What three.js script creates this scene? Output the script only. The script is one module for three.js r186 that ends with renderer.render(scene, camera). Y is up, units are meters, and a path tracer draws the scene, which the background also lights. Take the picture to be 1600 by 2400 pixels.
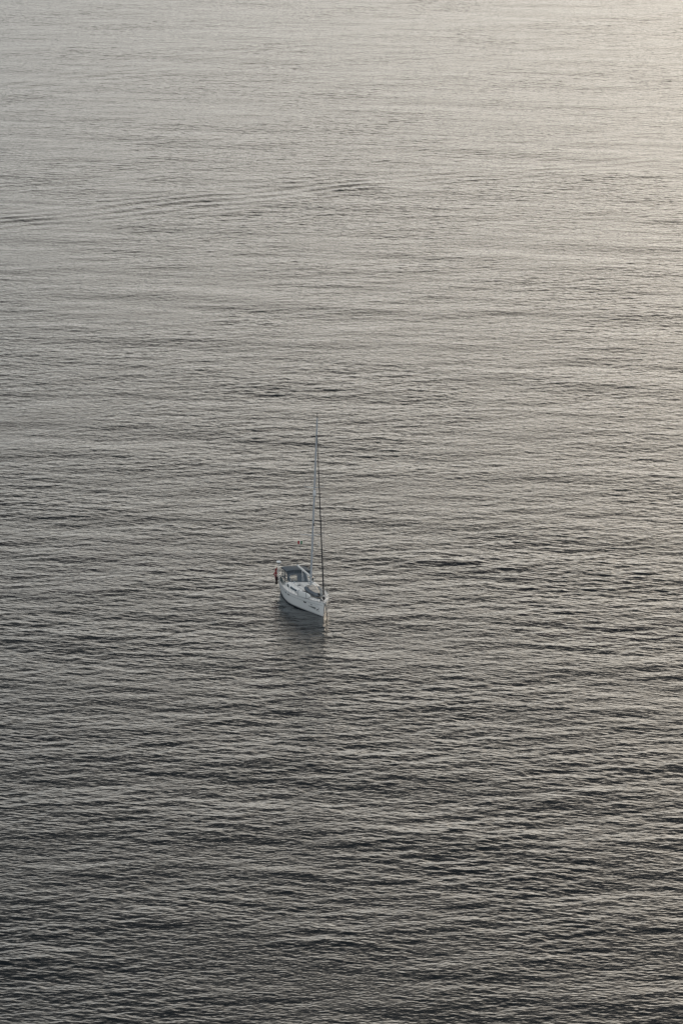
import * as THREE from 'three';
import { mergeGeometries, mergeVertices } from 'three/addons/utils/BufferGeometryUtils.js';
import { RoundedBoxGeometry } from 'three/addons/geometries/RoundedBoxGeometry.js';

// ---------------------------------------------------------------- camera
const scene = new THREE.Scene();
const CAM_H = 122, rad = Math.PI / 180;
const camera = new THREE.PerspectiveCamera(10.2, 682 / 1024, 1, 60000);
camera.rotation.order = 'YXZ';
camera.position.set(0, CAM_H, 0);
camera.rotation.set(-11 * rad, 0, 0.022);
camera.updateMatrixWorld();

const renderer = new THREE.WebGLRenderer({ antialias: true });
renderer.setSize(682, 1024);
renderer.toneMapping = THREE.LinearToneMapping;
renderer.toneMappingExposure = 0.94;
renderer.shadowMap.enabled = true;

// ---------------------------------------------------------------- sky: a hazy evening sky, glow round a low sun to the right
const SUN_AZ = 26 * rad, SUN_EL = 6 * rad;                       // azimuth from straight ahead, to the right
const sunDir = new THREE.Vector3(Math.sin(SUN_AZ) * Math.cos(SUN_EL), Math.sin(SUN_EL), -Math.cos(SUN_AZ) * Math.cos(SUN_EL));
{
  const W = 512, H = 256, data = new Float32Array(W * H * 4);
  const lerp = (a, b, t) => a + (b - a) * t;
  const ss = (a, b, x) => { const t = Math.min(1, Math.max(0, (x - a) / (b - a))); return t * t * (3 - 2 * t); };
  for (let j = 0; j < H; j++) for (let i = 0; i < W; i++) {
    const phi = ((i + 0.5) / W - 0.5) * 2 * Math.PI, el = ((j + 0.5) / H - 0.5) * Math.PI;
    const dx = Math.cos(phi) * Math.cos(el), dy = Math.sin(el), dz = Math.sin(phi) * Math.cos(el);
    const e = Math.max(0, el / rad);
    let az = Math.atan2(dx, -dz) - SUN_AZ; az = Math.atan2(Math.sin(az), Math.cos(az)) / rad;
    // a bright clear strip along the horizon under a dark grey cloud deck, brightest round the low sun
    const back = ss(50, 150, Math.abs(az));
    const fall = Math.exp(-Math.pow(e / 10.2, 3)), veil = 0.14 + 0.86 * ss(-2, 9, e), w = ss(1, 9, e);
    const g = Math.exp(-(Math.hypot(az, 14) - 14) / 9);
    const deck = 0.055, open = 1.08 * Math.max(ss(40, 85, e), back * ss(0, 30, e));
    const c = [0, 1, 2].map(k => fall * veil * ([0.36, 0.60, 0.80][k] + [12.8, lerp(11.3, 10.2, w), lerp(9.3, 7.2, w)][k] * g) + [0.82, 1, 1.22][k] * deck + [0.105, 0.09, 0.078][k] * Math.exp(-Math.pow(e / 21, 2)) * Math.exp(-Math.pow(az / 60, 2)) + [0.99, 1, 1][k] * open);
    const o = (j * W + i) * 4;
    data[o] = c[0]; data[o + 1] = c[1]; data[o + 2] = c[2]; data[o + 3] = 1;
  }
  const t = new THREE.DataTexture(data, W, H, THREE.RGBAFormat, THREE.FloatType);
  t.mapping = THREE.EquirectangularReflectionMapping; t.magFilter = t.minFilter = THREE.LinearFilter; t.needsUpdate = true;
  scene.background = t; scene.environment = t;
}
const sun = new THREE.DirectionalLight(new THREE.Color(1, 0.86, 0.7), 0.5);
sun.position.copy(sunDir).multiplyScalar(300).add(new THREE.Vector3(0, 0, -580));
sun.target.position.set(0, 5, -580);
sun.castShadow = true; sun.shadow.radius = 20; sun.shadow.mapSize.set(2048, 2048);
Object.assign(sun.shadow.camera, { left: -60, right: 60, top: 60, bottom: -60, near: 1, far: 700 });
scene.add(sun, sun.target);

// ---------------------------------------------------------------- helpers
let seed = 20417;
const rnd = () => { seed = (seed + 0x6D2B79F5) | 0; let t = Math.imul(seed ^ (seed >>> 15), 1 | seed); t = (t + Math.imul(t ^ (t >>> 7), 61 | t)) ^ t; return ((t ^ (t >>> 14)) >>> 0) / 4294967296; };
const sstep = (a, b, x) => { const t = Math.min(1, Math.max(0, (x - a) / (b - a))); return t * t * (3 - 2 * t); };
const lerp = (a, b, t) => a + (b - a) * t;
function hash2(i, j) { let h = Math.imul(i, 374761393) + Math.imul(j, 668265263); h = Math.imul(h ^ (h >>> 13), 1274126177); return ((h ^ (h >>> 16)) >>> 0) / 4294967296; }
function vnoise(x, y) {
  const i = Math.floor(x), j = Math.floor(y), u = x - i, v = y - j, a = u * u * (3 - 2 * u), b = v * v * (3 - 2 * v);
  return lerp(lerp(hash2(i, j), hash2(i + 1, j), a), lerp(hash2(i, j + 1), hash2(i + 1, j + 1), a), b) * 2 - 1;
}
const std = (r, g, b, rough = 0.6, extra = {}) => new THREE.MeshStandardMaterial({ color: new THREE.Color().setRGB(r, g, b), roughness: rough, ...extra });

// ---------------------------------------------------------------- the sea
const WIND = 0.23;                                               // the yacht lies head to wind; waves run away from the camera
{
  // wave components: [kx, kz, amplitude, phase, band]
  const comps = [];
  const band = (l0, l1, n, slope, spread, dir, id) => {
    for (let i = 0; i < n; i++) {
      const L = l0 * Math.pow(l1 / l0, (i + rnd()) / n), k = 2 * Math.PI / L;
      const th = dir + spread * (rnd() + rnd() + rnd() - 1.5) * 1.15;
      const a = slope * Math.SQRT2 / Math.sqrt(n) / k * (0.6 + 0.8 * rnd());
      comps.push([-Math.sin(th) * k, -Math.cos(th) * k, a, rnd() * 6.2832, id]);
    }
  };
  band(16, 34, 8, 0.006, 0.5, WIND - 0.35, 0);
  band(6, 15, 16, 0.009, 0.95, WIND, 0);
  band(2.6, 6, 26, 0.013, 1.25, WIND, 1);
  band(1.25, 2.6, 34, 0.028, 1.3, WIND + 0.05, 2);
  band(0.66, 1.25, 44, 0.04, 1.35, WIND + 0.05, 3);
  const N = comps.length, KX = new Float64Array(N), KZ = new Float64Array(N), A = new Float64Array(N), PH = new Float64Array(N), BD = new Int8Array(N);
  comps.forEach((c, i) => { KX[i] = c[0]; KZ[i] = c[1]; A[i] = c[2]; PH[i] = c[3]; BD[i] = c[4]; });
  const K = comps.map(c => Math.hypot(c[0], c[1]));

  // boat wakes crossing far out: straight, long-crested wave trains, [x0, z0, direction of the crests, wavelength, amplitude, half width]
  const wakes = [
    { z0: -894, slope: -0.92, L: 4.2, a: 0.036, w: 8 },
    { z0: -925, slope: -0.8, L: 3.2, a: 0.010, w: 8 },
    { z0: -1112, slope: -1.6, L: 5.5, a: 0.013, w: 8 },
    { z0: -1072, slope: -0.9, L: 5.0, a: 0.013, w: 7 },
  ];
  for (const w of wakes) { const n = Math.hypot(1, w.slope); w.nx = -w.slope / n; w.nz = 1 / n; w.k = 2 * Math.PI / w.L; }

  const Z0 = 380, Z1 = 1380, ROWS = 3200, COLS = 400, hw = d => 0.074 * d + 6;
  const nv = (ROWS + 1) * (COLS + 1), pos = new Float32Array((nv + 4) * 3), uv = new Float32Array((nv + 4) * 2), TILE = 41;
  const gain = new Float64Array(4);
  for (let r = 0; r <= ROWS; r++) {
    const d = Z0 * Math.pow(Z1 / Z0, r / ROWS), h = hw(d);
    for (let c = 0; c <= COLS; c++) {
      const u = c / COLS * 2 - 1, x = u * h, z = -d, p = r * (COLS + 1) + c;
      const fade = sstep(1, 0.965, Math.abs(u)) * sstep(Z0, Z0 + 8, d) * sstep(Z1, Z1 - 25, d);
      // gusts and slicks: uneven wind changes the short waves more than the long
      const g1 = vnoise(x / 23 + 7.1, z / 31), g2 = vnoise((x - z * 0.1) / 9, z / 13 + 3.3), g3 = vnoise(x / 60, z / 70 + 9);
      const al = x * 0.743 - z * 0.669;                            // slicks drawn out along the old wakes
      const cx = x * 0.669 + z * 0.743;
      const sl = sstep(0.0, 0.7, vnoise(al / 150, cx / 13) + 0.35 * vnoise(al / 45, cx / 5)) * sstep(640, 950, d), calm = sstep(700, 1050, d);
      gain[0] = 1 - 0.4 * calm; gain[1] = (1 - 0.4 * calm) * (1 + 0.45 * g1 + 0.35 * g2) * (1 + 0.6 * sstep(760, 480, d)); gain[2] = (1 + 0.4 * g2 + 0.3 * g1) * (1 - 0.6 * sl); gain[3] = (1 + 0.4 * g2 + 0.25 * g1) * (1 - 0.75 * sl);
      let y = 0, ox = 0, oz = 0;
      if (fade > 0) for (let i = 0; i < N; i++) {
        const a = A[i] * gain[BD[i]], ph = KX[i] * x + KZ[i] * z + PH[i];
        y += a * Math.cos(ph);
        const s = a * Math.sin(ph) * 0.85 / K[i];
        ox -= s * KX[i]; oz -= s * KZ[i];
      }
      for (const w of wakes) {
        const q = (x * w.nx + (z - w.z0) * w.nz) + 4 * g3 + 1.2 * g2, e = Math.exp(-(q * q) / (w.w * w.w));
        if (e > 0.01) y += w.a * e * Math.max(0.45, 0.75 + 0.7 * g2 + 0.5 * g1 - x / 100) * Math.cos(q * w.k + 1.6 * vnoise(x / 8, z / 8));
      }
      pos[p * 3] = x + ox * fade; pos[p * 3 + 1] = y * fade; pos[p * 3 + 2] = z + oz * fade;
      uv[p * 2] = x / TILE; uv[p * 2 + 1] = z / TILE;
    }
  }
  const far = 24000;
  [[-far, 3000], [far, 3000], [far, -far], [-far, -far]].forEach(([x, z], i) => {
    const p = nv + i; pos[p * 3] = x; pos[p * 3 + 2] = z; uv[p * 2] = x / TILE; uv[p * 2 + 1] = z / TILE;
  });
  const idx = new Uint32Array((ROWS * COLS * 2 + 8) * 3); let o = 0;
  for (let r = 0; r < ROWS; r++) for (let c = 0; c < COLS; c++) {
    const a = r * (COLS + 1) + c, b = a + 1, e = a + COLS + 1, f = e + 1;
    idx[o++] = a; idx[o++] = b; idx[o++] = e; idx[o++] = b; idx[o++] = f; idx[o++] = e;
  }
  const nl = 0, nr = COLS, fl = ROWS * (COLS + 1), fr = fl + COLS, q = [[nl, nr, nv, nv + 1], [nr, fr, nv + 1, nv + 2], [fr, fl, nv + 2, nv + 3], [fl, nl, nv + 3, nv]];
  for (const [a, b, A_, B_] of q) { idx[o++] = a; idx[o++] = A_; idx[o++] = B_; idx[o++] = a; idx[o++] = B_; idx[o++] = b; }
  const g = new THREE.BufferGeometry();
  g.setAttribute('position', new THREE.BufferAttribute(pos, 3));
  g.setAttribute('uv', new THREE.BufferAttribute(uv, 2));
  g.setIndex(new THREE.BufferAttribute(idx, 1));
  g.computeVertexNormals();

  // ripples shorter than the mesh: a normal map of many small waves that fit the tile
  const S = 1024, sx = new Float32Array(S * S), sz = new Float32Array(S * S), M = 150;
  for (let i = 0; i < M; i++) {
    const L = 0.26 * Math.pow(0.9 / 0.26, (i + rnd()) / M), th = WIND + 1.35 * (rnd() + rnd() + rnd() - 1.5) * 1.2;
    const mx = Math.round(-Math.sin(th) * TILE / L), mz = Math.round(-Math.cos(th) * TILE / L), ph = rnd() * 6.2832;
    const k = 2 * Math.PI / S, sl = 0.047 * Math.SQRT2 / Math.sqrt(M), n = Math.hypot(mx, mz) || 1;
    // separable phase: cos(a+b) from tables
    const cxT = [], sxT = [], czT = [], szT = [];
    for (let q2 = 0; q2 < S; q2++) { cxT.push(Math.cos(k * mx * q2 + ph)); sxT.push(Math.sin(k * mx * q2 + ph)); czT.push(Math.cos(k * mz * q2)); szT.push(Math.sin(k * mz * q2)); }
    const ax = sl * mx / n, az = sl * mz / n;
    for (let j = 0; j < S; j++) { const cz = czT[j], s2 = szT[j]; for (let q2 = 0; q2 < S; q2++) { const v = sxT[q2] * cz + cxT[q2] * s2, w = j * S + q2; sx[w] += ax * v; sz[w] += az * v; } }
  }
  const nm = new Uint8Array(S * S * 4);
  for (let w = 0; w < S * S; w++) {
    const n = 1 / Math.hypot(sx[w], sz[w], 1);
    nm[w * 4] = Math.round((sx[w] * n * 0.5 + 0.5) * 255); nm[w * 4 + 1] = Math.round((sz[w] * n * 0.5 + 0.5) * 255); nm[w * 4 + 2] = Math.round((n * 0.5 + 0.5) * 255); nm[w * 4 + 3] = 255;
  }
  const nt = new THREE.DataTexture(nm, S, S); nt.wrapS = nt.wrapT = THREE.RepeatWrapping; nt.magFilter = THREE.LinearFilter; nt.minFilter = THREE.LinearMipmapLinearFilter; nt.generateMipmaps = true; nt.needsUpdate = true;
  const water = new THREE.MeshPhysicalMaterial({ color: new THREE.Color().setRGB(0.005, 0.008, 0.010), roughness: 0.17, ior: 1.333, normalMap: nt });
  const sea = new THREE.Mesh(g, water);
  sea.name = 'sea'; sea.receiveShadow = true; sea.castShadow = true;
  sea.userData = { kind: 'structure', label: 'open rippled sea under an evening sky', category: 'sea' };
  scene.add(sea);
}
//BOAT
// ================================================================ the yacht
// local frame: x forward, y up from the waterline, z to starboard
const YAW = 0.253;
const frame = new THREE.Object3D();
frame.position.set(-3.29, 0, -577.85);
frame.rotation.order = 'YXZ';
frame.rotation.set(-0.022, YAW - Math.PI / 2, 0);
frame.updateMatrixWorld(true);
const V = (x, y, z) => new THREE.Vector3(x, y, z);
function thing(name, label, category, base = V(0, 0, 0), group) {
  const g = new THREE.Group(); g.name = name;
  g.position.copy(frame.localToWorld(base.clone())); g.quaternion.copy(frame.quaternion);
  g.userData = { label, category }; if (group) g.userData.group = group;
  g.base = base; scene.add(g);
  return g;
}
function part(name, geos, mat, parent, label) {
  let root = parent; while (!root.base) root = root.parent;
  let list = (Array.isArray(geos) ? geos : [geos]).map(g => { const q = g.index ? g.toNonIndexed() : g; for (const k of Object.keys(q.attributes)) if (!['position', 'normal', 'uv'].includes(k)) q.deleteAttribute(k); return q; });
  const g = list.length > 1 ? mergeGeometries(list) : list[0];
  g.translate(-root.base.x, -root.base.y, -root.base.z);
  const m = new THREE.Mesh(g, mat); m.name = name; m.castShadow = m.receiveShadow = true;
  if (label) m.userData.label = label;
  parent.add(m);
  return m;
}
// --- shapes
function grid(fn, nu, nv, keep) {                                   // open sheet, smooth normals
  const p = [], uv = [], ix = [];
  for (let j = 0; j <= nv; j++) for (let i = 0; i <= nu; i++) { const v = fn(i / nu, j / nv); p.push(v.x, v.y, v.z); uv.push(i / nu, j / nv); }
  for (let j = 0; j < nv; j++) for (let i = 0; i < nu; i++) {
    if (keep && !keep((i + 0.5) / nu, (j + 0.5) / nv)) continue;
    const a = j * (nu + 1) + i, b = a + 1, c = a + nu + 1, d = c + 1; ix.push(a, b, c, b, d, c);
  }
  const g = new THREE.BufferGeometry();
  g.setAttribute('position', new THREE.Float32BufferAttribute(p, 3)); g.setAttribute('uv', new THREE.Float32BufferAttribute(uv, 2)); g.setIndex(ix); g.computeVertexNormals();
  return g;
}
function sheet(fn, nu, nv, t, keep) {                               // the same with a thickness
  const e = 1e-3, off = (u, v, s) => {
    const a = fn(Math.min(1, u + e), v).sub(fn(Math.max(0, u - e), v)), b = fn(u, Math.min(1, v + e)).sub(fn(u, Math.max(0, v - e)));
    return fn(u, v).addScaledVector(a.cross(b).normalize(), s * t / 2);
  };
  const out = [grid((u, v) => off(u, v, 1), nu, nv, keep), grid((u, v) => off(1 - u, v, -1), nu, nv, keep && ((u, v) => keep(1 - u, v)))];
  for (const k of [0, 1]) {
    out.push(grid((u, v) => off(u, k, v * 2 - 1), nu, 1, keep && (u => keep(u, k ? 1 - 1e-6 : 1e-6))));
    out.push(grid((u, v) => off(k, u, v * 2 - 1), nv, 1, keep && (u => keep(k ? 1 - 1e-6 : 1e-6, u))));
  }
  return mergeGeometries(out.filter(g => g.index.count).map(g => g.toNonIndexed()));
}
function rod(a, b, r, r2 = r, n = 8) {
  const d = b.clone().sub(a), g = new THREE.CylinderGeometry(r2, r, d.length(), n, 1);
  g.applyQuaternion(new THREE.Quaternion().setFromUnitVectors(V(0, 1, 0), d.clone().normalize()));
  const m = a.clone().add(b).multiplyScalar(0.5); g.translate(m.x, m.y, m.z);
  return g;
}
const tube = (pts, r, seg = 24, n = 8, closed = false) => new THREE.TubeGeometry(new THREE.CatmullRomCurve3(pts, closed, 'centripetal'), seg, r, n, closed);
const rbox = (w, h, d, r, x, y, z, ry = 0) => { const g = new RoundedBoxGeometry(w, h, d, 2, r); g.rotateY(ry); g.translate(x, y, z); return g; };
function table(t) {                                                 // smooth curve through [x, value]
  const n = t.length, m = t.map((_, i) => i === 0 ? (t[1][1] - t[0][1]) / (t[1][0] - t[0][0]) : i === n - 1 ? (t[i][1] - t[i - 1][1]) / (t[i][0] - t[i - 1][0]) : (t[i + 1][1] - t[i - 1][1]) / (t[i + 1][0] - t[i - 1][0]));
  return x => {
    if (x <= t[0][0]) return t[0][1]; if (x >= t[n - 1][0]) return t[n - 1][1];
    let i = 0; while (x > t[i + 1][0]) i++;
    const h = t[i + 1][0] - t[i][0], s = (x - t[i][0]) / h, s2 = s * s, s3 = s2 * s;
    return (2 * s3 - 3 * s2 + 1) * t[i][1] + (s3 - 2 * s2 + s) * h * m[i] + (-2 * s3 + 3 * s2) * t[i + 1][1] + (s3 - s2) * h * m[i + 1];
  };
}
// --- materials
const gelcoat = new THREE.MeshPhysicalMaterial({ color: new THREE.Color().setRGB(0.80, 0.81, 0.80), roughness: 0.42, clearcoat: 0.12, clearcoatRoughness: 0.25 });
const deckMat = std(0.74, 0.74, 0.73, 0.75), antifoul = std(0.025, 0.03, 0.045, 0.6), greyLine = std(0.16, 0.18, 0.20, 0.5);
const alloy = std(0.52, 0.54, 0.56, 0.38, { metalness: 0.35 }), steel = std(0.62, 0.63, 0.64, 0.25, { metalness: 0.9 }), wire = std(0.25, 0.25, 0.26, 0.4, { metalness: 0.6 });
const smoked = new THREE.MeshPhysicalMaterial({ color: new THREE.Color().setRGB(0.02, 0.024, 0.03), roughness: 0.12, clearcoat: 0.6 });
const black = std(0.018, 0.018, 0.02, 0.55), canvasGrey = std(0.085, 0.105, 0.125, 0.9), canvasDark = std(0.045, 0.058, 0.072, 0.9), blueCloth = std(0.10, 0.14, 0.18, 0.85);
const vinyl = new THREE.MeshPhysicalMaterial({ color: new THREE.Color().setRGB(0.86, 0.87, 0.85), transmission: 1, thickness: 0, roughness: 0.06, ior: 1.45 });
const sailDark = std(0.022, 0.022, 0.026, 0.85), teak = std(0.26, 0.19, 0.13, 0.7), white = std(0.78, 0.79, 0.79, 0.5), ropeDark = std(0.05, 0.05, 0.075, 0.9), galv = std(0.17, 0.165, 0.155, 0.6, { metalness: 0.4 });

// --- hull form
const XS = -6.4, XB = 7.0;
const beam = table([[-6.4, 1.56], [-5, 1.78], [-3, 1.97], [-1, 2.05], [0.3, 2.0], [2, 1.72], [3.75, 1.3], [5, 0.89], [6, 0.53], [6.6, 0.27], [7, 0.035]]);
const sheer = table([[-6.4, 1.16], [-3, 1.16], [0, 1.2], [3, 1.3], [5, 1.39], [7, 1.5]]);
const wlf = table([[-6.4, 0.80], [-3, 0.9], [0, 0.92], [3, 0.84], [5, 0.72], [7, 0.6]]);
function hullAt(x, y, side) {
  const s = sheer(x), v = Math.max(0, y) / s, f = wlf(x);
  let b = beam(x) * (f + (1 - f) * Math.pow(v, 0.85));
  if (y < 0) b *= Math.max(0.12, 1 - Math.pow(-y / 0.55, 2) * 0.9);
  const u = (x - XS) / (XB - XS), bow = 6.74 + 0.26 * Math.max(-0.5, y) / 1.5, stern = XS - 0.1 * (1.16 - y);
  return V(lerp(stern, bow, u), y, side * b);
}
const hullPatch = (x0, x1, y0, y1, side, off, nu = 12, nv = 3) => grid((u, v) => {
  const x = lerp(x0, x1, u), y = lerp(y0(x), y1(x), v), p = hullAt(x, y, side), q = hullAt(x + 0.02, y, side).sub(p), r = hullAt(x, y + 0.02, side).sub(p);
  const n = q.cross(r).normalize(); if (n.z * side < 0) n.negate();
  return p.addScaledVector(n, off);
}, nu, nv);
const K = c => () => c;

const yacht = thing('sailing_yacht', 'white sailing yacht lying at anchor with bare mast and grey canopy', 'yacht');
const WL = 0.07;
const hull = part('hull', [1, -1].map(s => grid((u, v) => { const x = lerp(XS, XB, s > 0 ? u : 1 - u); return hullAt(x, lerp(WL, sheer(x), v), s); }, 72, 10))
  .concat([grid((u, v) => { const y = lerp(WL, sheer(XS), v), p = hullAt(XS, y, 1); p.z *= u * 2 - 1; return p; }, 8, 6)]), gelcoat, yacht);
part('hull_bottom', [1, -1].map(s => grid((u, v) => { const x = lerp(XS, XB, s > 0 ? u : 1 - u); return hullAt(x, lerp(-0.55, WL, v), s); }, 60, 8))
  .concat([grid((u, v) => { const p = hullAt(XS, lerp(-0.55, WL, v), 1); p.z *= u * 2 - 1; return p; }, 6, 4)]), antifoul, yacht);
part('keel', rbox(2.0, 1.5, 0.2, 0.08, 0.2, -1.1, 0), antifoul, yacht); part('rudder', rbox(0.5, 1.2, 0.08, 0.03, -5.2, -0.9, 0), antifoul, yacht);
for (const s of [1, -1]) {
  part('cove_stripe', hullPatch(-6.3, 6.75, x => sheer(x) - 0.285, x => sheer(x) - 0.262, s, 0.006, 60, 1), greyLine, hull);
  part('boot_stripe', hullPatch(-6.3, 6.8, K(0.135), K(0.16), s, 0.006, 60, 1), greyLine, hull);
  for (const [x0, x1] of [[-1.46, -1.02], [-0.36, 0.12], [3.5, 4.02]]) part('hull_window', hullPatch(x0, x1, K(0.87), K(1.0), s, 0.008, 4, 1), smoked, hull);
  // lettering and the bird-like emblem near the bow: print on the topsides
  const cv = document.createElement('canvas'); cv.width = 512; cv.height = 192; const c = cv.getContext('2d');
  c.clearRect(0, 0, 512, 192); c.fillStyle = '#0c1822'; c.strokeStyle = '#0c1822';
  c.font = 'bold 40px sans-serif'; c.fillText('BIO', 120, 50);
  for (let i = 0; i < 20; i++) { const h = 12 + i * 2.3; c.fillRect(20 + i * 16, 96 - h * 0.35 + (i % 3) * 2, 11, h); }
  c.lineWidth = 3; c.beginPath(); c.moveTo(300, 22); c.quadraticCurveTo(440, 24, 470, 62); c.stroke();
  c.beginPath(); c.moveTo(474, 58); c.quadraticCurveTo(476, 100, 412, 138); c.lineTo(404, 172); c.lineTo(388, 132); c.lineTo(360, 116); c.quadraticCurveTo(440, 116, 474, 58); c.fill();
  c.fillRect(350, 160, 26, 9); c.fillRect(458, 148, 22, 14); c.fillRect(430, 166, 12, 8);
  const t = new THREE.CanvasTexture(cv); t.colorSpace = THREE.SRGBColorSpace; if (s < 0) { t.wrapS = THREE.RepeatWrapping; t.repeat.x = -1; t.offset.x = 1; }
  part('lettering', hullPatch(4.3, 6.45, K(0.34), K(1.06), s, 0.007, 14, 5), new THREE.MeshStandardMaterial({ map: t, transparent: true, alphaTest: 0.4, roughness: 0.5 }), hull);
}
// --- deck with the cockpit well
const camber = (x, z) => 0.07 * (1 - Math.pow(z / Math.max(0.1, beam(x)), 2));
const deckY = (x, z) => sheer(x) - 0.01 + camber(x, z);
const inWell = (x, z) => x < -2.7 && x > -6.15 && Math.abs(z) < 1.12;
part('deck', grid((u, v) => { const x = lerp(XS, XB - 0.03, u), z = (v * 2 - 1) * beam(x) * 0.995; return V(x, deckY(x, z), z); }, 90, 32, (u, v) => { const x = lerp(XS, XB, u); return !inWell(x, (v * 2 - 1) * beam(x)); }), deckMat, yacht);
const well = part('cockpit', [rbox(3.62, 0.06, 2.4, 0.02, -4.42, 0.62, 0), rbox(3.62, 0.66, 0.06, 0.02, -4.42, 0.92, 1.15), rbox(3.62, 0.66, 0.06, 0.02, -4.42, 0.92, -1.15), rbox(0.06, 0.7, 2.4, 0.02, -2.66, 0.95, 0), rbox(0.06, 0.64, 2.4, 0.02, -6.2, 0.92, 0)], gelcoat, yacht);
for (const s of [1, -1]) {
  part('seat', rbox(2.2, 0.36, 0.5, 0.04, -3.9, 0.84, s * 0.85), teak, well);
  const w = part('steering_wheel', (() => { const g = [new THREE.TorusGeometry(0.38, 0.018, 8, 28)]; for (let k = 0; k < 5; k++) { const a = k * 1.2566; g.push(rod(V(0, 0, 0), V(Math.cos(a) * 0.38, Math.sin(a) * 0.38, 0), 0.01)); } const q = mergeGeometries(g.map(e => { const n = e.toNonIndexed(); return n; })); q.rotateY(Math.PI / 2); q.translate(-5.45, 1.4, s * 0.75); return q; })(), steel, yacht);
  part('pedestal', rbox(0.25, 0.8, 0.3, 0.06, -5.2, 1.03, s * 0.75), white, w);
  part('coaming', rbox(3.5, 0.3, 0.36, 0.1, -4.4, 1.33, s * 1.34), gelcoat, yacht);
  part('winch', [rod(V(-3.3, 1.45, s * 1.34), V(-3.3, 1.62, s * 1.34), 0.075, 0.06, 14)], steel, yacht);
}
part('cockpit_table', [rbox(1.1, 0.05, 0.6, 0.02, -4.0, 1.22, 0), rbox(0.5, 0.5, 0.1, 0.02, -4.0, 0.93, 0)], teak, yacht);
for (const s of [1, -1]) part('toe_rail', tube(Array.from({ length: 30 }, (_, i) => { const x = lerp(-6.35, 6.9, i / 29); return V(x, sheer(x) + 0.025, s * beam(x) * 0.985); }), 0.022, 90, 6), std(0.34, 0.36, 0.37, 0.5), yacht);

// --- coachroof
const cw = table([[-2.75, 1.56], [-1.5, 1.58], [0, 1.44], [1, 1.24], [2, 0.97], [2.7, 0.66], [2.98, 0.34]]);
const ch = table([[-2.75, 0.58], [-1, 0.52], [0.5, 0.43], [1.6, 0.32], [2.4, 0.19], [2.98, 0.03]]);
const roofPt = (x, a, off = 0) => { const c = Math.cos(a), s = Math.sin(a), w = cw(x) + off, h = ch(x) + off; return V(x, sheer(x) + 0.02 + h * Math.pow(Math.max(0, s), 0.42), w * Math.sign(c) * Math.pow(Math.abs(c), 0.26)); };
const roofY = (x, z) => { const r = Math.min(0.999, Math.abs(z) / cw(x)); const c = Math.pow(r, 1 / 0.26); return sheer(x) + 0.02 + ch(x) * Math.pow(Math.sqrt(1 - c * c), 0.42); };
const roof = part('coachroof', [grid((u, v) => roofPt(lerp(-2.75, 2.98, v), Math.PI * u), 56, 40), grid((u, v) => { const p = roofPt(-2.75, Math.PI * u); return V(p.x, lerp(sheer(-2.75) - 0.2, p.y, v), p.z); }, 40, 4)], gelcoat, yacht);
for (const s of [1, -1]) {
  const win = (x0, x1, yb, yt, slant) => grid((u, v) => { const y0 = lerp(yb, yt, v), x = lerp(x0 + slant * v, x1 - slant * v * 1.2, u), h = ch(x), k = Math.min(0.9, y0), q = Math.pow(k, 1 / 0.42), cc = Math.sqrt(1 - q * q); const z = (cw(x) + 0.012) * Math.pow(cc, 0.26); return V(x, sheer(x) + 0.02 + h * k, s * z); }, 16, 3);
  part('cabin_window', win(-1.35, 1.15, 0.3, 0.74, 0.14), smoked, roof);
  part('cabin_window', win(-2.7, -1.75, 0.2, 0.7, 0.1), std(0.09, 0.10, 0.105, 0.5), roof, 'grey panel at the aft end of the cabin side');
  const rail = []; for (const x of [-1.6, -0.2, 1.2]) rail.push(rod(V(x, roofY(x, cw(x) * 0.72), s * cw(x) * 0.72), V(x, roofY(x, cw(x) * 0.72) + 0.09, s * cw(x) * 0.72), 0.012));
  rail.push(tube([-1.6, -0.2, 1.2].map(x => V(x, roofY(x, cw(x) * 0.72) + 0.09, s * cw(x) * 0.72)), 0.013, 12, 6)); part('handrail', rail, steel, roof);
}
const hatch = (x, z, w, d) => { const h = part('deck_hatch', rbox(w + 0.06, 0.05, d + 0.06, 0.02, x, roofY(x, Math.abs(z) + d / 2) + 0.035, z), alloy, yacht); part('pane', rbox(w, 0.02, d, 0.008, x, roofY(x, Math.abs(z) + d / 2) + 0.062, z), smoked, h); };
hatch(-0.55, -0.25, 0.36, 0.52); hatch(0.1, -0.3, 0.46, 0.6); hatch(-0.8, 0.75, 0.34, 0.34);
{ const h = part('deck_hatch', rbox(0.6, 0.05, 0.6, 0.02, 4.6, deckY(4.6, 0) + 0.03, 0), alloy, yacht); part('pane', rbox(0.5, 0.02, 0.5, 0.008, 4.6, deckY(4.6, 0) + 0.058, 0), smoked, h); }
for (const s of [1, -1]) part('cabin_winch', rod(V(-2.1, roofY(-2.1, 0.8), s * 0.95), V(-2.1, roofY(-2.1, 0.8) + 0.17, s * 0.95), 0.075, 0.055, 14), steel, roof);
for (const z of [0.18, 0.26, -0.2]) part('halyard', tube([V(0.9, 1.72, z * 0.5), V(0.2, roofY(0.2, 0.4) + 0.02, z * 1.6), V(-2.0, roofY(-2, 0.6) + 0.02, z * 2.4)], 0.011, 16, 5), ropeDark, yacht);

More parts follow.
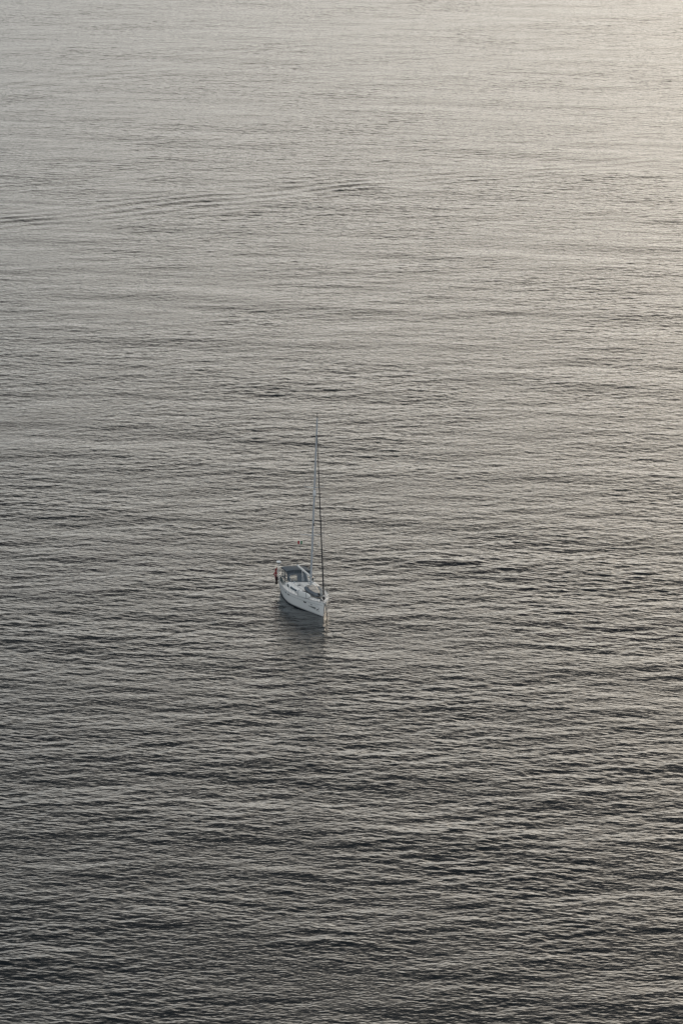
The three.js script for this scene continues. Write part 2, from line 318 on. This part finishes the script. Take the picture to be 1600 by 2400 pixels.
// --- sprayhood, canopy and side cloths
const hoodB = table([[0, 1.24], [0.4, 1.27], [1, 1.33]]), hoodX = table([[0, -2.36], [0.5, -2.72], [0.72, -3.05], [1, -3.66]]), hoodH = table([[0, 0.05], [0.3, 0.40], [0.55, 0.66], [0.72, 0.74], [1, 0.72]]);
const hoodPt = (u, v) => { const a = Math.PI * u, c = Math.cos(a), w = hoodB(v), lift = Math.pow(Math.sin(a), 0.4); return V(lerp(hoodX(v), hoodX(v) * 0.35 - 2.15, Math.pow(Math.abs(c), 3) * 0.35 * (1 - v)), 1.72 + hoodH(v) * lift, w * Math.sign(c) * Math.pow(Math.abs(c), 0.42)); };
const isPane = (u, v) => v > 0.1 && v < 0.66 && ((u > 0.12 && u < 0.47) || (u > 0.53 && u < 0.88));
const hood = part('sprayhood', sheet(hoodPt, 50, 24, 0.014, (u, v) => !isPane(u, v)), canvasGrey, yacht);
for (const [a, b] of [[0.12, 0.47], [0.53, 0.88]]) part('hood_window', grid((u, v) => hoodPt(lerp(a - 0.004, b + 0.004, u), lerp(0.09, 0.67, v)), 20, 10), vinyl, hood);
for (const u of [0.12, 0.5, 0.88]) part('hood_trim', tube([0.08, 0.25, 0.45, 0.66].map(v => hoodPt(u, v).add(V(0.008, 0.01, 0))), 0.014, 12, 6), white, hood);
const bimY = (x, z) => 2.78 - 0.05 * Math.pow((x + 4.9) / 1.2, 2) - 0.16 * Math.pow(Math.abs(z) / 1.42, 3.2);
const bim = part('canopy', sheet((u, v) => { const x = lerp(-3.78, -6.02, u), z = lerp(-1.3, 1.3, v); return V(x, bimY(x, z), z + 0.12); }, 20, 24, 0.02), canvasGrey, yacht);
part('canopy_valance', [sheet((u, v) => { const z = lerp(-1.3, 1.3, u); return V(-3.77 - 0.02 * v, bimY(-3.78, z) - 0.16 * v, z + 0.12); }, 24, 3, 0.012), sheet((u, v) => { const x = lerp(-3.78, -6.02, u); return V(x, bimY(x, 1.3) - 0.14 * v, 1.42); }, 12, 3, 0.012)], canvasDark, bim);
part('connecting_cloth', sheet((u, v) => { const a = hoodPt(lerp(0.1, 0.9, u), 0.99), z = lerp(1.36, -1.36, u); return a.lerp(V(-3.8, bimY(-3.8, z) - 0.03, z + 0.12), v); }, 24, 8, 0.012), canvasDark, bim);
part('canopy_frame', [-3.85, -4.9, -5.95].map(x => tube([V(x * 0.4 - 2.9, 1.45, 1.5), V(x, 2.3, 1.5), V(x, bimY(x, 1.3) - 0.03, 1.42), V(x, bimY(x, 0) - 0.03, 0.1), V(x, bimY(x, 1.3) - 0.03, -1.2), V(x, 2.3, -1.3), V(x * 0.4 - 2.9, 1.45, -1.4)], 0.014, 40, 6)), steel, bim);
part('side_post_cloth', sheet((u, v) => V(lerp(-3.55, -3.95, u) - 0.12 * v, lerp(1.48, 2.64, v), 1.5 + 0.03 * v), 4, 10, 0.012), canvasDark, bim);
part('side_curtain', sheet((u, v) => V(lerp(-4.0, -5.2, u), lerp(1.86 - 0.1 * u, 2.62, v), 1.53), 8, 6, 0.01, (u, v) => !(u > 0.06 && u < 0.94 && v > 0.1 && v < 0.92)), canvasGrey, bim);
part('curtain_window', grid((u, v) => V(lerp(-4.07, -5.13, u), lerp(1.93, 2.56, v), 1.53), 2, 2), vinyl, bim);
part('weather_cloth', sheet((u, v) => { const x = lerp(-3.7, -5.9, u); return V(x, lerp(1.3, 1.86, v), beam(x) * 0.97 - 0.06); }, 12, 4, 0.01), std(0.075, 0.105, 0.105, 0.9), yacht);

// --- mast, boom and sails
const MX = 1.08, mastX = y => MX - 0.016 * (y - 1.6);
const mast = part('mast', (() => { const H = 18.0, g = new THREE.CylinderGeometry(0.5, 0.5, 1, 20, 12), p = g.attributes.position; for (let i = 0; i < p.count; i++) { const t = p.getY(i) + 0.5, y = 1.55 + H * t, k = t < 0.7 ? 1 : lerp(1, 0.62, (t - 0.7) / 0.3); p.setXYZ(i, mastX(y) + p.getX(i) * 0.29 * k, y, p.getZ(i) * 0.2 * k); } g.computeVertexNormals(); return g; })(), alloy, yacht);
part('mast_track', (() => { const g = new THREE.BoxGeometry(0.03, 17.3, 0.05, 1, 8, 1), p = g.attributes.position; for (let i = 0; i < p.count; i++) { const y = p.getY(i) + 10.7; p.setXYZ(i, p.getX(i) + mastX(y) - 0.15 * (y > 14 ? lerp(1, 0.64, (y - 14) / 5.5) : 1), y, p.getZ(i)); } g.computeVertexNormals(); return g; })(), black, mast);
part('mast_collar', rod(V(MX, 1.5, 0), V(MX, 1.78, 0), 0.2, 0.17, 16), black, mast);
part('spreader_bracket', rbox(0.3, 0.55, 0.26, 0.05, mastX(11.75) + 0.05, 11.75, 0), white, mast);
part('mast_light', rbox(0.12, 0.26, 0.12, 0.04, mastX(8.5) + 0.2, 8.5, 0), black, mast);
part('forestay_fitting', rbox(0.2, 0.12, 0.08, 0.02, mastX(17.75) + 0.16, 17.75, 0), black, mast);
part('masthead_gear', [rod(V(mastX(19.5), 19.5, 0.04), V(mastX(19.5), 20.3, 0.08), 0.008), rod(V(mastX(19.5), 19.55, 0), V(mastX(19.5) + 0.5, 19.75, 0.18), 0.012), rod(V(mastX(19.5) + 0.5, 19.75, 0.18), V(mastX(19.5) + 0.5, 19.98, 0.18), 0.012), new THREE.SphereGeometry(0.05, 8, 6).translate(mastX(19.5) + 0.5, 20.0, 0.18), rbox(0.12, 0.16, 0.1, 0.03, mastX(19.5) - 0.02, 19.64, 0)], black, mast);
const shroudTip = {};
for (const s of [1, -1]) {
  for (const [y, L] of [[7.35, 1.28], [12.3, 1.02]]) { const x = mastX(y); shroudTip[y] = L; const a = V(x, y, 0), b = V(x - 0.34 * L, y + 0.05, s * L); const g = rod(a, b, 0.045, 0.022, 8); part('spreader', g, alloy, mast); }
  const cp = V(0.55, sheer(0.55), s * beam(0.55) * 0.97), t1 = V(mastX(7.35) - 0.435, 7.4, s * 1.28), t2 = V(mastX(12.3) - 0.347, 12.35, s * 1.02), top = V(mastX(17.7), 17.7, s * 0.06);
  part('shroud', [rod(cp, t1, 0.007, 0.007, 5), rod(t1, t2, 0.007, 0.007, 5), rod(t2, top, 0.007, 0.007, 5), rod(cp.clone().add(V(0.1, 0, 0)), V(mastX(7.2), 7.2, s * 0.08), 0.006, 0.006, 5), rod(t1, V(mastX(12), 12, s * 0.06), 0.005, 0.005, 5)], wire, yacht);
  part('backstay', rod(V(-6.35, 1.2, s * 1.2), V(mastX(19.4) - 0.2, 19.4, 0), 0.006, 0.006, 5), wire, yacht);
}
const gn = V(MX - 0.2, 3.02, 0), be = V(-4.05, 3.2, 0.2);
const boom = part('boom', (() => { const g = rod(gn, be, 0.11, 0.1, 14); return g; })(), std(0.66, 0.67, 0.66, 0.45), yacht);
part('boom_end', rbox(0.1, 0.24, 0.2, 0.03, be.x - 0.04, be.y, be.z), black, boom); part('gooseneck', rbox(0.16, 0.2, 0.16, 0.03, gn.x + 0.06, gn.y, 0), black, boom);
part('boom_vang', rod(V(MX - 0.16, 1.95, 0), V(-0.75, 3.0, 0.07), 0.035, 0.03), alloy, boom);
part('mainsheet', [rod(V(-2.3, 3.05, 0.13), V(-2.1, 1.95, 0.1), 0.014), rod(V(-2.5, 3.05, 0.13), V(-2.2, 1.95, -0.1), 0.014)], white, boom);
part('mainsail', sheet((u, v) => { const y = lerp(3.14, 5.9, v); return V(mastX(y) - 0.14 - 0.62 * Math.pow(1 - v, 1.3) * u, y + 0.05 * u, 0.02 * Math.sin(u * 5 + v * 3)); }, 6, 14, 0.03), blueCloth, yacht, 'blue-grey clew of the furled mainsail');
const f0 = V(6.72, 1.52, 0), f1 = V(mastX(17.75) + 0.18, 17.75, 0), along = t => f0.clone().lerp(f1, t);
part('furled_headsail', (() => { const g = new THREE.TubeGeometry(new THREE.LineCurve3(along(0.045), along(0.985)), 60, 1, 12, false), p = g.attributes.position, c = V(0, 0, 0); for (let i = 0; i < p.count; i++) { const r = Math.floor(i / 13), t = r / 60; c.copy(along(lerp(0.045, 0.985, t))); const rr = (0.056 * Math.pow(1 - t, 0.55) + 0.02) * (1 + 0.08 * Math.sin(r * 2.1 + i)); p.setXYZ(i, c.x + (p.getX(i) - c.x) * rr, c.y + (p.getY(i) - c.y) * rr, c.z + (p.getZ(i) - c.z) * rr); } g.computeVertexNormals(); return g; })(), sailDark, yacht);
part('forestay', rod(f0, f1, 0.012, 0.012, 6), wire, yacht);
part('furler_drum', [rod(along(0.022), along(0.036), 0.15, 0.13, 18), rod(along(0.014), along(0.022), 0.05, 0.14, 18)], black, yacht);

// --- rails
for (const s of [1, -1]) {
  const xs = [-3.3, -1.7, -0.1, 1.5, 3.1, 4.6], at = (x, h) => V(x, sheer(x) + h, s * (beam(x) * 0.965));
  for (const x of xs) part('stanchion', rod(at(x, 0), at(x, 0.62), 0.0125), steel, yacht);
  part('lifeline', [0.33, 0.61].map(h => tube([-5.3, ...xs, 5.5].map(x => at(x, h)), 0.005, 50, 5)), wire, yacht);
}
const rp = (x, s, h) => V(x, sheer(x) + h, s * beam(x) * 0.96);
part('bow_pulpit', [tube([rp(5.5, 1, 0), rp(5.55, 1, 0.6), rp(6.3, 1, 0.66), V(7.0, 2.2, 0.16), V(7.02, 2.2, -0.16), rp(6.3, -1, 0.66), rp(5.55, -1, 0.6), rp(5.5, -1, 0)], 0.016, 60, 7), rod(rp(6.4, 1, 0), rp(6.5, 1, 0.66), 0.014), rod(rp(6.4, -1, 0), rp(6.5, -1, 0.66), 0.014), tube([rp(5.55, 1, 0.33), rp(6.45, 1, 0.33)], 0.012, 6, 6), tube([rp(5.55, -1, 0.33), rp(6.45, -1, 0.33)], 0.012, 6, 6)], steel, yacht);
for (const s of [1, -1]) part('stern_rail', [tube([rp(-5.3, s, 0), rp(-5.35, s, 0.64), rp(-6.1, s, 0.66), V(-6.42, 1.8, s * 1.2), V(-6.42, 1.8, s * 0.5), V(-6.42, 1.2, s * 0.48)], 0.016, 40, 7), rod(rp(-6.25, s, 0), rp(-6.25, s, 0.64), 0.014), tube([rp(-5.33, s, 0.33), rp(-6.2, s, 0.33), V(-6.42, 1.5, s * 0.5)], 0.012, 16, 6)], steel, yacht);
const pole = part('radar_pole', [rod(V(-6.2, 1.15, 1.62), V(-6.2, 3.0, 1.66), 0.03), rod(V(-5.7, 1.2, 1.62), V(-6.2, 2.2, 1.65), 0.014)], white, yacht);
part('radar_dome', (() => { const g = new THREE.LatheGeometry([[0, 0], [0.2, 0], [0.27, 0.04], [0.28, 0.11], [0.25, 0.18], [0.14, 0.22], [0, 0.23]].map(a => new THREE.Vector2(...a)), 24); g.translate(-6.2, 3.03, 1.66); return g; })(), white, pole);
part('pole_bracket', rbox(0.22, 0.07, 0.22, 0.02, -6.2, 2.99, 1.66), black, pole);
// --- ground tackle
part('bow_roller', [rbox(0.75, 0.07, 0.05, 0.02, 6.95, 1.5, 0.09), rbox(0.75, 0.07, 0.05, 0.02, 6.95, 1.5, -0.09), rod(V(7.22, 1.49, -0.1), V(7.22, 1.49, 0.1), 0.05, 0.05, 12)], steel, yacht);
part('windlass', [rod(V(6.0, deckY(6, 0.1), 0.12), V(6.0, deckY(6, 0.1) + 0.24, 0.12), 0.1, 0.08, 14), rbox(0.3, 0.1, 0.26, 0.03, 6.0, deckY(6, 0) + 0.05, 0)], std(0.2, 0.2, 0.21, 0.35, { metalness: 0.7 }), yacht);
for (const s of [1, -1]) part('cleat', [rod(V(5.7, sheer(5.7) + 0.06, s * 0.55), V(5.98, sheer(5.9) + 0.06, s * 0.47), 0.018), rod(V(5.84, sheer(5.8), s * 0.51), V(5.84, sheer(5.8) + 0.06, s * 0.51), 0.025)], steel, yacht);
{
  const a = V(7.24, 1.47, 0), t = thing('anchor_chain', 'taut grey anchor chain running from the bow down into the sea', 'chain', a.clone());
  const end = V(7.75, -0.5, -0.25), n = 34, links = [];
  for (let i = 0; i < n; i++) { const g = new THREE.TorusGeometry(0.032, 0.011, 6, 10); g.scale(1, 1.5, 1); g.rotateY(i % 2 ? Math.PI / 2 : 0); g.applyQuaternion(new THREE.Quaternion().setFromUnitVectors(V(0, 1, 0), end.clone().sub(a).normalize())); const p = a.clone().lerp(end, (i + 0.5) / n); g.translate(p.x, p.y, p.z); links.push(g); }
  for (const g of links) part('link', g, galv, t);
  const b = V(6.6, sheer(6.6) - 0.02, -0.25), r = thing('snubber_rope', 'dark snubber rope hanging from the port bow down to the water', 'rope', b.clone());
  part('rope', tube([b, V(6.95, 1.2, -0.24), V(7.2, 0.6, -0.25), V(7.55, -0.3, -0.26)], 0.022, 24, 7), ropeDark, r);
}
// ================================================================ things carried on board
{ // dinghy, keel up on the foredeck, bow forward
  const base = V(2.7, 1.45, -0.14), d = thing('inflatable_dinghy', 'grey inflatable dinghy lying upside down on the foredeck before the mast', 'dinghy', base);
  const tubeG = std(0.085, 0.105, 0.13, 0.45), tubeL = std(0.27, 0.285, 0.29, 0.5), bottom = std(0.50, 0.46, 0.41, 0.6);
  const R = 0.215, ay = x => 1.86 - 0.075 * (x - 1.3);                         // stern leans on the coachroof
  const side = s => [[1.25, 0.66], [1.9, 0.66], [2.6, 0.62], [3.2, 0.50], [3.65, 0.30], [3.86, 0.02]].map(([x, z]) => V(x, ay(x) + 0.02, base.z + s * z));
  for (const s of [1, -1]) {
    const pts = side(s), c = new THREE.CatmullRomCurve3(pts, false, 'centripetal'), g = new THREE.TubeGeometry(c, 40, R, 16), p = g.attributes.position;
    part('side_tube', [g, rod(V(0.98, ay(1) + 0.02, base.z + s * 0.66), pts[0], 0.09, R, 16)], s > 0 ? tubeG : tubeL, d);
    part('rubbing_strake', tube(pts.map(q => q.clone().add(V(0.04, -0.02, s * (R + 0.002) * 0.98))), 0.025, 40, 6), black, d);
  }
  part('hull_floor', sheet((u, v) => { const x = lerp(1.3, 3.72, v), w = table([[1.3, 0.56], [2.6, 0.52], [3.2, 0.4], [3.72, 0.1]])(x), z = (u * 2 - 1) * w; return V(x, ay(x) + 0.10 + 0.32 * (1 - Math.abs(z) / w) * (1 - 0.5 * v * v), base.z + z); }, 14, 18, 0.02), bottom, d);
  part('keel_strip', tube([1.35, 2.2, 3.0, 3.6].map((x, i) => V(x, ay(x) + 0.42 - [0, 0.025, 0.085, 0.15][i], base.z)), 0.03, 20, 7), tubeL, d);
  part('transom', rbox(0.05, 0.38, 1.0, 0.02, 1.34, ay(1.3) + 0.02, base.z), teak, d);
  for (const x of [1.8, 2.9]) part('strap', tube([V(x, deckY(x, 1) + 0.05, base.z + 1.0), V(x, ay(x) + 0.24, base.z + 0.62), V(x, ay(x) + 0.36, base.z), V(x, ay(x) + 0.24, base.z - 0.62), V(x, deckY(x, 1) + 0.05, base.z - 1.0)], 0.014, 30, 6), ropeDark, d);
}
{ // board on edge along the starboard rail
  const base = V(3.3, sheer(3.3), beam(3.3) * 0.94), b = thing('paddleboard', 'white paddleboard lashed on edge along the starboard rail beside the dinghy', 'paddleboard', base);
  const edge = x => V(x, sheer(x) + 0.03, beam(x) * 0.945), half = t => 0.30 * Math.pow(1 - Math.pow(Math.abs(t * 2 - 1), 3.2), 0.5);
  const body = (off, k) => grid((u, v) => { const x = lerp(1.75, 4.72, u), h = half(u) * k, p = edge(x), a = v * Math.PI * 2; return V(p.x, p.y + 0.31 + h * Math.cos(a), p.z + off + 0.06 * k * Math.sign(Math.sin(a)) * Math.pow(Math.abs(Math.sin(a)), 0.4) * Math.min(1, half(u) * 8)); }, 40, 28);
  part('board', body(0, 1), gelcoat, b);
  part('edge_band', tube(Array.from({ length: 41 }, (_, i) => { const u = 0.5 + i / 80 , x = lerp(1.75, 4.72, u), p = edge(x); return V(p.x, p.y + 0.31 - half(u), p.z + 0.055); }), 0.018, 40, 5), greyLine, b);
  for (const x of [2.35, 4.05]) { const p = edge(x); part('strap', tube([V(x, p.y + 0.02, p.z + 0.075), V(x, p.y + 0.3, p.z + 0.075), V(x, p.y + 0.6, p.z + 0.07), V(x, p.y + 0.6, p.z - 0.075), V(x, p.y + 0.02, p.z - 0.075)], 0.02, 30, 5), greyLine, b); }
  part('fin', rbox(0.14, 0.02, 0.2, 0.008, 2.0, edge(2).y + 0.33, edge(2).z + 0.14), black, b);
}
{ // outboard engine on the stern rail
  const base = V(-6.45, 1.25, 1.6), o = thing('outboard_motor', 'small black outboard motor clamped on the starboard stern rail', 'motor', base);
  part('cowling', rbox(0.42, 0.40, 0.32, 0.1, -6.5, 1.36, 1.72), std(0.03, 0.012, 0.014, 0.35), o);
  part('shaft_leg', [rbox(0.22, 0.5, 0.2, 0.06, -6.5, 1.03, 1.74), rbox(0.36, 0.03, 0.24, 0.01, -6.52, 0.86, 1.74), rbox(0.26, 0.16, 0.14, 0.05, -6.5, 0.76, 1.74)], std(0.022, 0.012, 0.013, 0.5), o);
  part('propeller', [0, 1, 2].map(k => { const g = new THREE.SphereGeometry(0.1, 10, 6); g.scale(0.1, 1, 0.5); g.translate(0, 0.1, 0); g.rotateX(k * 2.094); g.translate(-6.67, 0.76, 1.74); return g; }), galv, o);
  part('clamp', rbox(0.2, 0.22, 0.1, 0.03, -6.44, 1.36, 1.52), galv, o);
}
{ // ensign
  const cv = document.createElement('canvas'); cv.width = 256; cv.height = 192; const c = cv.getContext('2d');
  c.fillStyle = '#84101b'; c.fillRect(0, 0, 256, 192); c.fillStyle = '#e8e2de'; c.fillRect(78, 0, 28, 192); c.fillRect(0, 82, 256, 28);
  const t = new THREE.CanvasTexture(cv); t.colorSpace = THREE.SRGBColorSpace;
  const base = V(-6.5, 1.35, 1.66), e = thing('ensign_flag', 'limp red ensign with a white cross on a staff at the stern', 'flag', base);
  const a = V(-6.42, 1.35, 1.66), b = V(-6.66, 2.62, 1.72);
  part('staff', rod(a, b, 0.014, 0.012), white, e);
  part('flag_cloth', sheet((u, v) => { const p = b.clone().lerp(a, lerp(0.06, 0.62, 1 - v)); const sag = u * (0.62 + 0.3 * u); return V(p.x - 0.10 * u + 0.06 * Math.sin(u * 9 + v * 2), p.y - sag * 0.80, p.z + 0.22 * u + 0.07 * Math.sin(u * 11 + v * 3)); }, 28, 10, 0.008), new THREE.MeshStandardMaterial({ map: t, roughness: 0.9 }), e);
}
{ // small courtesy flag under the starboard spreader
  const tz = 1.1, x = mastX(6.6) - 0.4, base = V(x, 6.3, tz), e = thing('courtesy_flag', 'small green, white and red flag flying below the starboard spreader', 'flag', base);
  part('flag_line', rod(V(x, 1.25, tz + 0.55), V(mastX(7.35) - 0.36, 7.36, tz - 0.05), 0.004, 0.004, 5), wire, e);
  const cols = [std(0.03, 0.20, 0.09, 0.9), std(0.78, 0.77, 0.74, 0.9), std(0.36, 0.02, 0.03, 0.9)];
  for (let k = 0; k < 3; k++) part('flag_band', sheet((u, v) => { const q = (k + u) / 3; return V(x - 0.15 * q, lerp(6.38, 6.72, v) - 0.04 * q, tz - 0.12 + 0.42 * q + 0.03 * Math.sin(q * 7)); }, 5, 3, 0.006), cols[k], e);
}
{ const x = mastX(10.3) - 0.3, base = V(x, 10.3, 1.0), e = thing('signal_ball', 'small black ball hanging from a line left of the mast', 'ball', base);
  part('ball', [new THREE.SphereGeometry(0.075, 14, 10).scale(1, 1.25, 1).translate(x, 10.3, 1.0)], black, e);
  part('line', rod(V(x, 10.38, 1.0), V(mastX(12.3) - 0.32, 12.3, 0.93), 0.004, 0.004, 5), wire, e); }
{ const x = mastX(6.4) - 0.25, base = V(x, 6.3, -0.72), e = thing('radar_reflector', 'thin white tube radar reflector hung below the port spreader', 'reflector', base);
  part('tube', rod(V(x, 6.2, -0.74), V(x, 6.66, -0.70), 0.03, 0.03, 10), white, e);
  part('line', rod(V(x, 6.66, -0.7), V(mastX(7.35) - 0.2, 7.36, -0.72), 0.004, 0.004, 5), wire, e); }
{ const base = V(1.7, 1.5, 1.0), e = thing('mooring_ropes', 'dark mooring ropes lying across the deck beside the dinghy', 'rope', base);
  for (const [z0, k] of [[1.28, 0], [1.18, 1]]) part('rope', tube([V(1.0, deckY(1, 1.5) + 0.06, z0 + 0.22), V(1.5, roofY(1.5, 0.9) + 0.05, 0.98 - k * 0.1), V(1.9, roofY(1.9, 0.75) + 0.06, 0.8 - k * 0.15), V(2.3, deckY(2.3, 0.9) + 0.14, 0.92), V(2.5, deckY(2.5, 1) + 0.04, 0.98)], 0.026, 30, 6), ropeDark, e); }
//ENDBOAT
renderer.render(scene, camera);
